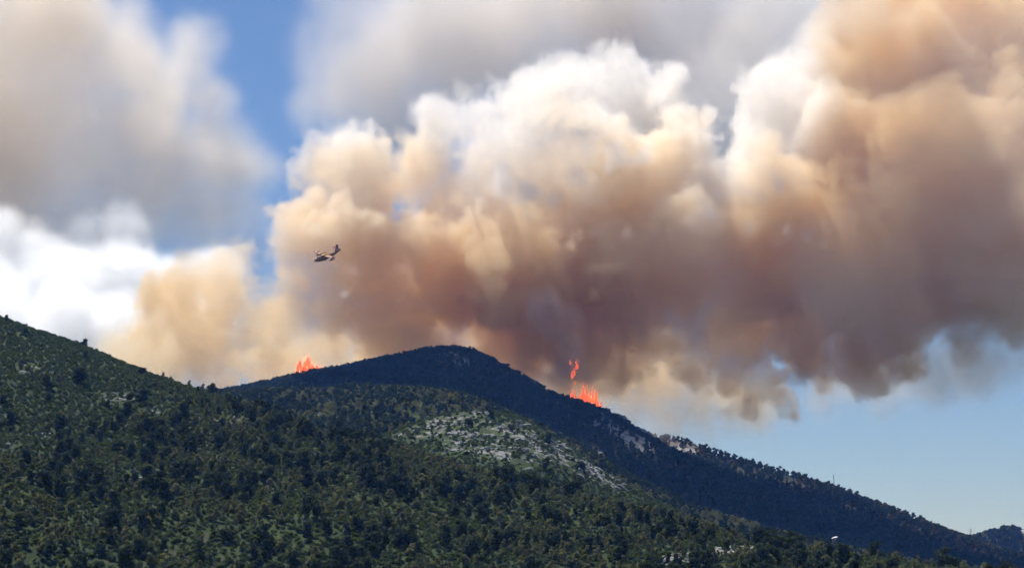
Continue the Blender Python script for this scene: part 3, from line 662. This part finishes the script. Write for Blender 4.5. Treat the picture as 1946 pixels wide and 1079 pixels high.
def protos(key, n): return [[kid(first[(key, k)], 'crown'), kid(first[(key, k)], 'trunk')] for k in range(n)]
i = np.nonzero(isP & ~used)[0]
forest('pine_woodland', 'dark pines scattered through the near hillside wood', X[i], Y[i], Z[i] - .2, hp[i] / 7, r.randint(0, 5, len(i)), protos('P', 5), 1)
i = np.nonzero(isY & ~used)[0]
forest('young_pine_woodland', 'light green young pines covering the near hillside', X[i], Y[i], Z[i] - .2, hy[i] / 5, r.randint(0, 4, len(i)), protos('Y', 4), 2)

# scrub on the near hill and the rocky knoll
shr = []
for k in range(3):
    q = ground_hit((215, 330, 880)[k], (700, 760, 838)[k]); e = link('shrub', SHRUBS[k]); e.location = q; e.rotation_euler = (0, 0, k)
    meta(e, ('low green shrub on the open left slope below the skyline', 'wide green shrub beside the dark pines of the left slope', 'low green shrub between white rocks on the knoll')[k], 'shrub'); shr.append(e)
X, Y, Z, px, py, r = scatter(-330, 330, 430, 1320, 2.6, 72)
onA = hillA.sample(X, Y) >= Z - .3; onK = hillK.sample(X, Y) >= Z - .3
cl = clump(X, Y, 2.5, 25); closed = smooth(770, 960, py + .27 * px)
rz = np.where(onA, rock_zone('A', px, py), rock_zone('K', px, py))
k = ((onA & (r.rand(len(X)) < (.96 - .1 * closed) * smooth(.1, .28, cl))) | (onK & ~onA & (r.rand(len(X)) < .3 + .6 * smooth(.25, .45, cl)))) & (rz < r.uniform(.25, .6, len(X)))
i = np.nonzero(k)[0]
forest('scrub', 'low green scrub covering the open slopes', X[i], Y[i], Z[i] - .15, r.uniform(.5, 1.25, len(i)), r.randint(0, 3, len(i)), [[o] for o in shr], 3)

# woods on the hills behind: one bearing tree of each sort, the rest around it
def wood(name, label, hl, key, x0, x1, y0, y1, sp, seed, metas, hrange, dens, one_label, brown=.0, light=.0):
    X, Y, Z, px, py, r = scatter(x0, x1, y0, y1, sp, seed)
    on = hl.sample(X, Y) >= Z - .3; rk = rock_zone(key, px, py); cl = clump(X, Y, 6, seed)
    on &= r.rand(len(X)) < dens * smooth(.12, .3, cl) * (1 - 1.5 * np.clip(rk - .1, 0, .6))
    front = Y > 0; X, Y, Z, px, py, cl = (q[on] for q in (X, Y, Z, px, py, cl))
    hts = r.uniform(*hrange, len(X)); u = r.rand(len(X)); c2 = clump(X, Y, 9, seed + 3)
    kinds = r.randint(0, 3, len(X)); kinds = np.where(u < brown * smooth(.4, .6, c2) * 2, 3 + r.randint(0, 2, len(X)), kinds); kinds = np.where(u > 1 - light * smooth(.3, .6, c2) * 1.6, 5 + r.randint(0, 2, len(X)), kinds)
    i = np.arange(len(X)); forest(name, label, X, Y, Z - .3, hts / 7, kinds, metas, seed)
FAR_PROTO = []; DARK_PROTO = []
for k, (me, q, lab) in enumerate(((FARP[0], (700, 800), 'rounded pine in the blue green wood on the middle hill'), (FARP[1], (830, 775), 'pointed pine near the top of the middle hill wood'), (FARP[2], (560, 780), 'broad pine at the left end of the middle hill wood'),
                                   (FARB[0], (1560, 945), 'rusty brown pine on the far right ridge left of the mast'), (FARB[1], (1640, 980), 'rusty brown pine on the far right ridge right of the mast'), (FARY[0], (760, 790), 'lighter green pine in the middle hill wood'), (FARY[1], (640, 775), 'small light green pine on the middle hill'))):
    p = ground_hit(*q); e = tree('pine_tree', (me, PINES[k % 5][1]), p, 1, 1, k, lab, 'pine tree'); FAR_PROTO.append([kid(e, 'crown')])
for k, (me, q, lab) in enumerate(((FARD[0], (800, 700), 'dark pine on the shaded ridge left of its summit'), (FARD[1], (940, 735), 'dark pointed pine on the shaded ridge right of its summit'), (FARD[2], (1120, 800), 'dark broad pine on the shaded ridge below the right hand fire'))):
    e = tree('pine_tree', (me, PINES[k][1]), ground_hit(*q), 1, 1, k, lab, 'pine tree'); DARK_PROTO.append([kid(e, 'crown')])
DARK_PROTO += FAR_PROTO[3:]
wood('middle_hill_wood', 'blue green pine wood covering the middle hill', hillB, 'B', -450, 380, 1250, 1760, 6.0, 81, FAR_PROTO, (5, 9), .93, '', 0, .45)
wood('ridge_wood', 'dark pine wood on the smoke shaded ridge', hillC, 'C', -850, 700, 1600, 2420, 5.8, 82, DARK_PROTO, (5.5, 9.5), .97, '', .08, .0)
wood('far_ridge_wood', 'brownish dark pine wood along the far right ridge', hillD, 'D', 80, 950, 2300, 2760, 7.0, 83, DARK_PROTO, (7, 12), .85, '', .3, .0)
wood('distant_wood', 'bluish wood on the distant right hill', hillE, 'E', 700, 1200, 3350, 3760, 9.0, 84, FAR_PROTO, (10, 16), .9, '', .1, .1)

# ------------------------------------------------------------------ rocks
def rock_mat():
    m, nt, out = new_mat('pale_limestone'); b = N(nt, 'ShaderNodeBsdfPrincipled'); b.inputs['Roughness'].default_value = .9; b.inputs['Specular IOR Level'].default_value = .15
    c = ramp(nt, wnoise(nt, .9, 7, .7), [(.38, (.10, .10, .085)), (.52, (.25, .25, .225)), (.74, (.47, .465, .43))]); nt.links.new(c, b.inputs['Base Color'])
    bp = N(nt, 'ShaderNodeBump'); bp.inputs['Strength'].default_value = .9; bp.inputs['Distance'].default_value = .4; nt.links.new(wnoise(nt, 1.6, 6, .7), bp.inputs['Height']); nt.links.new(bp.outputs[0], b.inputs['Normal'])
    nt.links.new(b.outputs[0], out.inputs[0]); return m
M_ROCK = rock_mat()
def rock_mesh(seed):
    r = np.random.RandomState(seed); bm = bmesh.new(); bmesh.ops.create_icosphere(bm, subdivisions=2, radius=1)
    pl = [(lambda d: d / np.linalg.norm(d))(r.normal(size=3)) for _ in range(16)]; off = r.uniform(.45, .9, 16)
    for v in bm.verts:
        c = np.array(v.co); k = 1.0
        for n_, o_ in zip(pl, off):
            d = c @ n_
            if d > o_: k = min(k, o_ / d)
        v.co = Vector(c * k * (1 + r.uniform(-.06, .06)))
    me = bpy.data.meshes.new('rock'); bm.to_mesh(me); bm.free(); me.materials.append(M_ROCK); return me
ROCKS = [rock_mesh(500 + k) for k in range(10)]
def rocks(zone, hl, n, smin, smax, label, group, seed, x0, x1, y0, y1, thr, sp=2.5, extra=90):
    X, Y, Z, px, py, r = scatter(x0, x1, y0, y1, sp, seed)
    rk = rock_zone(zone, px, py); nz_ = clump(X, Y, 1.6, seed + 1); on = (hl.sample(X, Y) >= Z - .3) & (rk > .12) & (rk + (nz_ - .5) * 1.6 > thr)
    i = np.nonzero(on)[0]; i = i[visible(X[i], Y[i], Z[i], 1.0)]
    sc = rk[i] + nz_[i] + r.uniform(0, .4, len(i)); i = i[np.argsort(-sc)][:n + extra]; rest = i[n:]; i = i[:n]
    for j in i:
        o = link('rock_outcrop', ROCKS[r.randint(10)]); s_ = smin + (smax - smin) * r.rand() ** 3
        o.location = (X[j], Y[j], Z[j] + s_ * .05); o.scale = (s_ * r.uniform(.9, 1.9), s_ * r.uniform(.7, 1.1), s_ * r.uniform(.3, .7)); o.rotation_euler = (r.normal(0, .25), r.normal(0, .2) + (-.3 if zone == 'K' and px[j] < 900 else .35 if zone == 'K' and px[j] > 960 else 0), r.uniform(-.7, .7))
        meta(o, None, 'rock', group); wide = o.scale[0] > 1.75 * o.scale[1]; PENDING.append((o, ('large ' if s_ > smin + .3 * (smax - smin) else '') + ('long pale' if wide else 'blocky pale'), 'outcrop', label(px[j], py[j]), px[j]))
    V = []; F = []
    for j in rest:
        me = ROCKS[r.randint(10)]; s_ = (smin + (smax - smin) * r.rand() ** 2) * .8; sx_, sy_, sz_ = s_ * r.uniform(.9, 1.9), s_ * r.uniform(.7, 1.1), s_ * r.uniform(.3, .62); a = r.uniform(-.7, .7); b = len(V)
        for v in me.vertices: V.append((X[j] + v.co.x * sx_ * math.cos(a) - v.co.y * sy_ * math.sin(a), Y[j] + v.co.x * sx_ * math.sin(a) + v.co.y * sy_ * math.cos(a), Z[j] + v.co.z * sz_))
        for p in me.polygons: F.append([b + q for q in p.vertices])
    if V: meta(link('loose_rocks', mesh_from('loose_rocks', V, F, M_ROCK, False)), 'small pale rocks strewn between the ' + group, 'rocks', None, 'stuff')
def lk(x, y):
    return ('high' if y < 815 else 'halfway up' if y < 850 else 'low') + ' on the rocky knoll, ' + ('left shoulder' if x < 830 else 'left of its middle' if x < 900 else 'middle' if x < 980 else 'right of its middle' if x < 1050 else 'right shoulder' if x < 1100 else 'far right foot')
rocks('K', hillK, 200, .9, 3.6, lk, 'limestone outcrops on the rocky knoll', 91, -110, 90, 1000, 1230, .47, 2.2, 260)
def la(x, y):
    return ('in the bottom clearing, left part' if x < 1350 else 'in the bottom clearing, right part') if x > 1200 else 'among pines under the rocky knoll' if x > 600 else ('on the upper' if y < 800 else 'on the lower') + ' left slope, ' + ('by the edge' if x < 70 else 'nearer the edge' if x < 180 else 'towards the saddle')
rocks('A', hillA, 90, .5, 1.7, la, 'limestone outcrops on the near hillside', 93, -330, 330, 440, 1180, .56)

settle()
for o, *_ in PENDING: o['label'] = short(o['label'])
# ------------------------------------------------------------------ the firefighting aeroplane
M_YEL = simple_mat('yellow_paint', (.38, .22, .08), .65, .15, .8, (.28, .13, .05)); M_RED = simple_mat('dark_red_paint', (.17, .035, .03), .45, .4)
M_GREY = simple_mat('grey_metal', (.22, .22, .23), .4, .5); M_GLS = simple_mat('dark_glass', (.02, .025, .03), .1, .6); M_WHT = simple_mat('white_paint', (.6, .6, .6), .6, .3)
def loft(name, secs, mat, axis='x', n=12, pw=2.6):
    """sections (s, cy, cz, half_y, half_z) along the axis, superellipse outline, closed ends"""
    V = []; F = []
    for (s_, a, b, ha, hb) in secs:
        for j in range(n):
            t = 2 * math.pi * j / n; c, q = math.cos(t), math.sin(t)
            u = a + ha * math.copysign(abs(c) ** (2 / pw), c); v = b + hb * math.copysign(abs(q) ** (2 / pw), q)
            V.append((s_, u, v) if axis == 'x' else (u, s_, v) if axis == 'y' else (u, v, s_))
    for k in range(len(secs) - 1):
        for j in range(n): F.append((k * n + j, k * n + (j + 1) % n, (k + 1) * n + (j + 1) % n, (k + 1) * n + j))
    F.append(tuple(range(n))[::-1]); F.append(tuple((len(secs) - 1) * n + j for j in range(n)))
    me = mesh_from(name, V, F, mat)
    bm = bmesh.new(); bm.from_mesh(me); bmesh.ops.recalc_face_normals(bm, faces=bm.faces); bm.to_mesh(me); bm.free(); return me
def aeroplane():
    root = link('firefighting_aeroplane', None); meta(root, 'yellow and red twin propeller flying boat banking in front of the smoke', 'aeroplane')
    link('fuselage', loft('fuselage', [(9.4, 0, .1, .2, .3), (8.8, 0, .1, .75, .75), (7.6, 0, .15, 1.15, 1.15), (6, 0, .35, 1.3, 1.45), (2, 0, .4, 1.35, 1.5), (-1, 0, .5, 1.3, 1.4), (-4, 0, .95, 1.05, 1.1), (-8, 0, 1.5, .55, .7), (-10.2, 0, 1.8, .2, .35)], M_YEL), root)
    link('hull', loft('hull', [(9.2, 0, -.3, .3, .25), (7.6, 0, -.85, 1.05, .4), (4, 0, -1.15, 1.32, .5), (0.2, 0, -1.2, 1.3, .5), (-.1, 0, -.8, 1.2, .35), (-4, 0, -.25, .9, .3), (-8, 0, .75, .45, .2)], M_RED), root)
    link('cockpit_window', loft('cockpit_window', [(6.9, 0, 1.35, .7, .2), (6.2, 0, 1.72, 1.0, .32), (5.3, 0, 1.85, 1.02, .2)], M_GLS), root)
    wing = link('wing', loft('wing', [(-14.3, 1.2, 2.45, 1.5, .26), (-9, 1.2, 2.35, 1.75, .34), (0, 1.2, 2.15, 1.85, .4), (9, 1.2, 2.35, 1.75, .34), (14.3, 1.2, 2.45, 1.5, .26)], M_YEL, 'y', 12, 2), root)
    for s_ in (-1, 1):
        link('wing_tip', loft('wing_tip', [(s_ * 8.6, 1.2, 2.35, 1.82, .39), (s_ * 14.5, 1.2, 2.45, 1.58, .32)], M_RED, 'y', 12, 2), wing)
        fl = link('wing_float', loft('wing_float', [(2.9, s_ * 10.8, .35, .08, .1), (2.2, s_ * 10.8, .3, .38, .4), (0, s_ * 10.8, .3, .42, .45), (-1.2, s_ * 10.8, .45, .1, .15)], M_RED), root)
        link('strut', loft('strut', [(.6, 1.2, s_ * 10.8, .5, .1), (2.3, 1.2, s_ * 10.8, .5, .1)], M_GREY, 'z', 8, 2), fl)
        na = link('engine', loft('engine', [(5.1, s_ * 2.9, 2.5, .35, .35), (4.4, s_ * 2.9, 2.5, .62, .62), (1.5, s_ * 2.9, 2.5, .7, .75), (-1.4, s_ * 2.9, 2.45, .4, .4)], M_YEL), root)
        pr = link('propeller', loft('propeller', [(5.75, s_ * 2.9, 2.5, .05, .05), (5.4, s_ * 2.9, 2.5, .22, .22), (5.1, s_ * 2.9, 2.5, .28, .28)], M_GREY), root)
        for k in range(4):
            c = link('blade', loft('blade', [(.15, 0, 0, .06, .12), (1.2, 0, 0, .05, .2), (1.98, 0, 0, .03, .12)], M_GREY, 'z', 6, 2), pr); c.location = (5.35, s_ * 2.9, 2.5); c.rotation_euler = (k * math.pi / 2 + .5, 0, 0)
    link('tail_fin', loft('tail_fin', [(1.6, -8.4, 0, 1.8, .2), (3.5, -9.0, 0, 1.3, .17), (6.9, -9.6, 0, .8, .14)], M_YEL, 'z', 10, 2), root)
    link('rudder_stripe', loft('rudder_stripe', [(2.2, -9.9, 0, .5, .22), (6.6, -10.2, 0, .3, .16)], M_RED, 'z', 10, 2), root)
    link('tailplane', loft('tailplane', [(-5.5, -8.9, 3.9, .8, .08), (0, -8.9, 3.9, 1.2, .15), (5.5, -8.9, 3.9, .8, .08)], M_RED, 'y', 10, 2), root)
    for s_ in (-1, 1): link('tail_finlet', loft('tail_finlet', [(3.0, -9, s_ * 4.4, .5, .07), (4.9, -9.1, s_ * 4.4, .4, .06)], M_YEL, 'z', 8, 2), root)
    f = Vector((-.843, -.473, -.257)); l = Vector((.521, -.837, -.165)); e_ = math.radians(10.1); cam_ = lambda v: Vector((v.x, v.y * math.cos(e_) - v.z * math.sin(e_), v.y * math.sin(e_) + v.z * math.cos(e_))); f = cam_(f); l = cam_(l); f.normalize(); l = (l - f * l.dot(f)).normalized(); u = f.cross(l)
    R_ = Matrix((f, l, u)).transposed().to_4x4(); p = at(620, 489, 1319)
    root.matrix_world = Matrix.Translation(Vector(p)) @ R_
    return root
aeroplane()

# ------------------------------------------------------------------ mast, pylons, roof
def bars(name, segs, r0, mat):
    V = []; F = []
    for p0, p1 in segs:
        p0 = np.array(p0, float); p1 = np.array(p1, float); d = p1 - p0; d /= np.linalg.norm(d); u = np.cross(d, [.31, .87, .2]); u /= np.linalg.norm(u); w_ = np.cross(d, u); b = len(V)
        for p in (p0, p1):
            for j in range(4): t = math.pi / 4 + j * math.pi / 2; V.append(p + (u * math.cos(t) + w_ * math.sin(t)) * r0)
        F += [[b + j, b + (j + 1) % 4, b + 4 + (j + 1) % 4, b + 4 + j] for j in range(4)] + [[b + 3, b + 2, b + 1, b], [b + 4, b + 5, b + 6, b + 7]]
    return mesh_from(name, V, F, mat, False)
def tower(hh, wd, mat, label, name, cat, q, arms=False):
    root = link(name, None); root.location = q; meta(root, label, cat)
    c = [(-wd, -wd), (wd, -wd), (wd, wd), (-wd, wd)]; tp = .35
    for a, b in c: link('leg', bars('leg', [((a, b, -1), (a * tp, b * tp, hh))], .11 * hh / 17, mat), root)
    n = 9; seg = []
    for k in range(n):
        z0, z1 = hh * k / n, hh * (k + 1) / n; s0 = 1 - (1 - tp) * k / n; s1 = 1 - (1 - tp) * (k + 1) / n
        for j in range(4):
            a, b = c[j], c[(j + 1) % 4]; seg.append(((a[0] * s0, a[1] * s0, z0), (b[0] * s1, b[1] * s1, z1)))
    link('bracing', bars('bracing', seg, .06 * hh / 17, mat), root)
    if arms:
        for z0 in (.93, .78): link('cross_arm', bars('cross_arm', [((-4.5, 0, hh * z0), (4.5, 0, hh * z0)), ((-4.5, 0, hh * z0), (0, 0, hh * (z0 + .06))), ((4.5, 0, hh * z0), (0, 0, hh * (z0 + .06)))], .12, mat), root)
    else:
        link('antenna', bars('antenna', [((0, 0, hh), (0, 0, hh + 3)), ((-.5, 0, hh - 2), (-.5, 0, hh + .4)), ((.5, 0, hh - 2), (.5, 0, hh + .4))], .18, mat), root)
    return root
M_MAST = simple_mat('galvanised_steel', (.20, .21, .22), .5, .4)
q = at(1585, 930, 2672); q[2] = float(H(q[0:1], q[1:2])[0]); tower(20, .75, M_MAST, 'thin lattice radio mast on the far right ridge', 'radio_mast', 'mast', q)
q = at(1845, 1024, 3690); q[2] = float(H(q[0:1], q[1:2])[0]); tower(27, 1.6, M_MAST, 'faint power pylon on the distant right hill', 'power_pylon', 'pylon', q, True)
def hut():
    q = ground_hit(1587, 1046)
    if q is None: q = at(1587, 1046, 770)
    root = link('hut', None); sc_ = q[1] / FPX; root.location = q; root.rotation_euler = (0, 0, .3); meta(root, 'small dark hut with a bright white tilted roof among the pines', 'hut')
    z = float(at(1587, 1020, q[1])[2] - q[2])
    link('wall', loft('wall', [(-.5, 0, 0, 4 * sc_, 3.5 * sc_), (z - .35, 0, 0, 4 * sc_, 3.5 * sc_)], simple_mat('dark_wood', (.04, .035, .03), .8), 'z', 12, 6), root)
    r_ = link('roof', loft('roof', [(0, 0, 0, 6.5 * sc_, 4 * sc_), (.08, 0, 0, 6.5 * sc_, 4 * sc_)], M_WHT, 'z', 20, 2), root); r_.location = (0, 0, z - .25); r_.rotation_euler = (.24, -.3, 0)
hut()
# cliffs on the ridges
def cliff(px, py, d, wpx, hpx, label, seed, mat):
    r = np.random.RandomState(seed); W_, H_ = wpx * d / FPX, hpx * d / FPX; nx_, nz_ = 34, 20; V = []; F = []
    nn = fbm((nz_, nx_), 6, 4, seed, .6); col = fbm((3, nx_), 4, 3, seed + 5, .6)[1]
    for k in range(nz_):
        for j in range(nx_):
            u = j / (nx_ - 1) * 2 - 1; v = k / (nz_ - 1); top = 1 - .25 * u - .25 * abs(u) ** 3 + (col[j] - .5) * .35
            V.append((u * W_ / 2, v * H_ * .9 + (nn[k, j] - .5) * 7 + (1 - math.sqrt(max(0, 1 - u * u * .98))) * 14 + (col[j] - .5) * 10, v * H_ * top))
    for k in range(nz_ - 1):
        for j in range(nx_ - 1): a = k * nx_ + j; F.append((a, a + 1, a + nx_ + 1, a + nx_))
    b = len(V); V2 = [(x, y + 16, z - 4) for x, y, z in V]; F2 = [(a3 + b, a2 + b, a1 + b, a0 + b) for a0, a1, a2, a3 in F]
    edge = [j for j in range(nx_)] + [k * nx_ + nx_ - 1 for k in range(1, nz_)] + [(nz_ - 1) * nx_ + j for j in range(nx_ - 2, -1, -1)] + [k * nx_ for k in range(nz_ - 2, 0, -1)]
    F3 = [(edge[i], edge[i - 1], edge[i - 1] + b, edge[i] + b) for i in range(len(edge))]
    me = mesh_from('cliff', V + V2, F + F2 + F3, mat, False); q = at(px, py, d); q[2] = float(H(q[0:1], q[1:2])[0]) - H_ * .3 - (8 if d > 2600 else 0)
    o = link('cliff', me); o.location = q; meta(o, label, 'cliff'); return o
def cliff_mat(name, c1, c2):
    m, nt, out = new_mat(name); b = N(nt, 'ShaderNodeBsdfPrincipled'); b.inputs['Roughness'].default_value = .95; b.inputs['Specular IOR Level'].default_value = .1
    nt.links.new(ramp(nt, wnoise(nt, .18, 8, .7), [(.38, c1), (.6, c2)]), b.inputs['Base Color'])
    bp = N(nt, 'ShaderNodeBump'); bp.inputs['Distance'].default_value = 1.5; nt.links.new(wnoise(nt, .4, 6, .7), bp.inputs['Height']); nt.links.new(bp.outputs[0], b.inputs['Normal']); nt.links.new(b.outputs[0], out.inputs[0]); return m
M_TAN = cliff_mat('tan_cliff_rock', (.09, .08, .055), (.27, .235, .17)); M_GRC = cliff_mat('grey_cliff_rock', (.08, .08, .078), (.25, .245, .235))
cliff(1292, 886, 2690, 84, 26, 'tan cliff at the top left end of the far right ridge', 61, M_TAN)
cliff(1222, 858, 2228, 44, 30, 'grey slab cliff on the dark ridge beside the far ridge', 62, M_GRC)
cliff(1180, 838, 2235, 46, 30, 'broad grey rock face on the dark ridge below the crest pines', 63, M_GRC)
cliff(1150, 888, 2150, 30, 26, 'dim grey rock band low on the dark ridge, right of the rocky knoll', 64, M_GRC)

# ------------------------------------------------------------------ air
def haze(dens, col):
    x0, x1, y0, y1, z0, z1 = -6100, 6100, -6100, 6100, -1.0, 1700
    v = [(x, y, z) for z in (z0, z1) for y in (y0, y1) for x in (x0, x1)]
    me = mesh_from('haze', v, [(0, 2, 3, 1), (4, 5, 7, 6), (0, 1, 5, 4), (2, 6, 7, 3), (0, 4, 6, 2), (1, 3, 7, 5)], None, False)
    m, nt, out = new_mat('haze'); p = N(nt, 'ShaderNodeVolumePrincipled'); p.inputs['Density'].default_value = dens; p.inputs['Color'].default_value = (*col, 1); p.inputs['Anisotropy'].default_value = .2
    nt.links.new(p.outputs[0], out.inputs['Volume']); me.materials.append(m)
    meta(link('haze', me), 'thin blue summer haze over the hills', 'haze', None, 'stuff')
haze(4e-5, (.13, .34, 1.0))
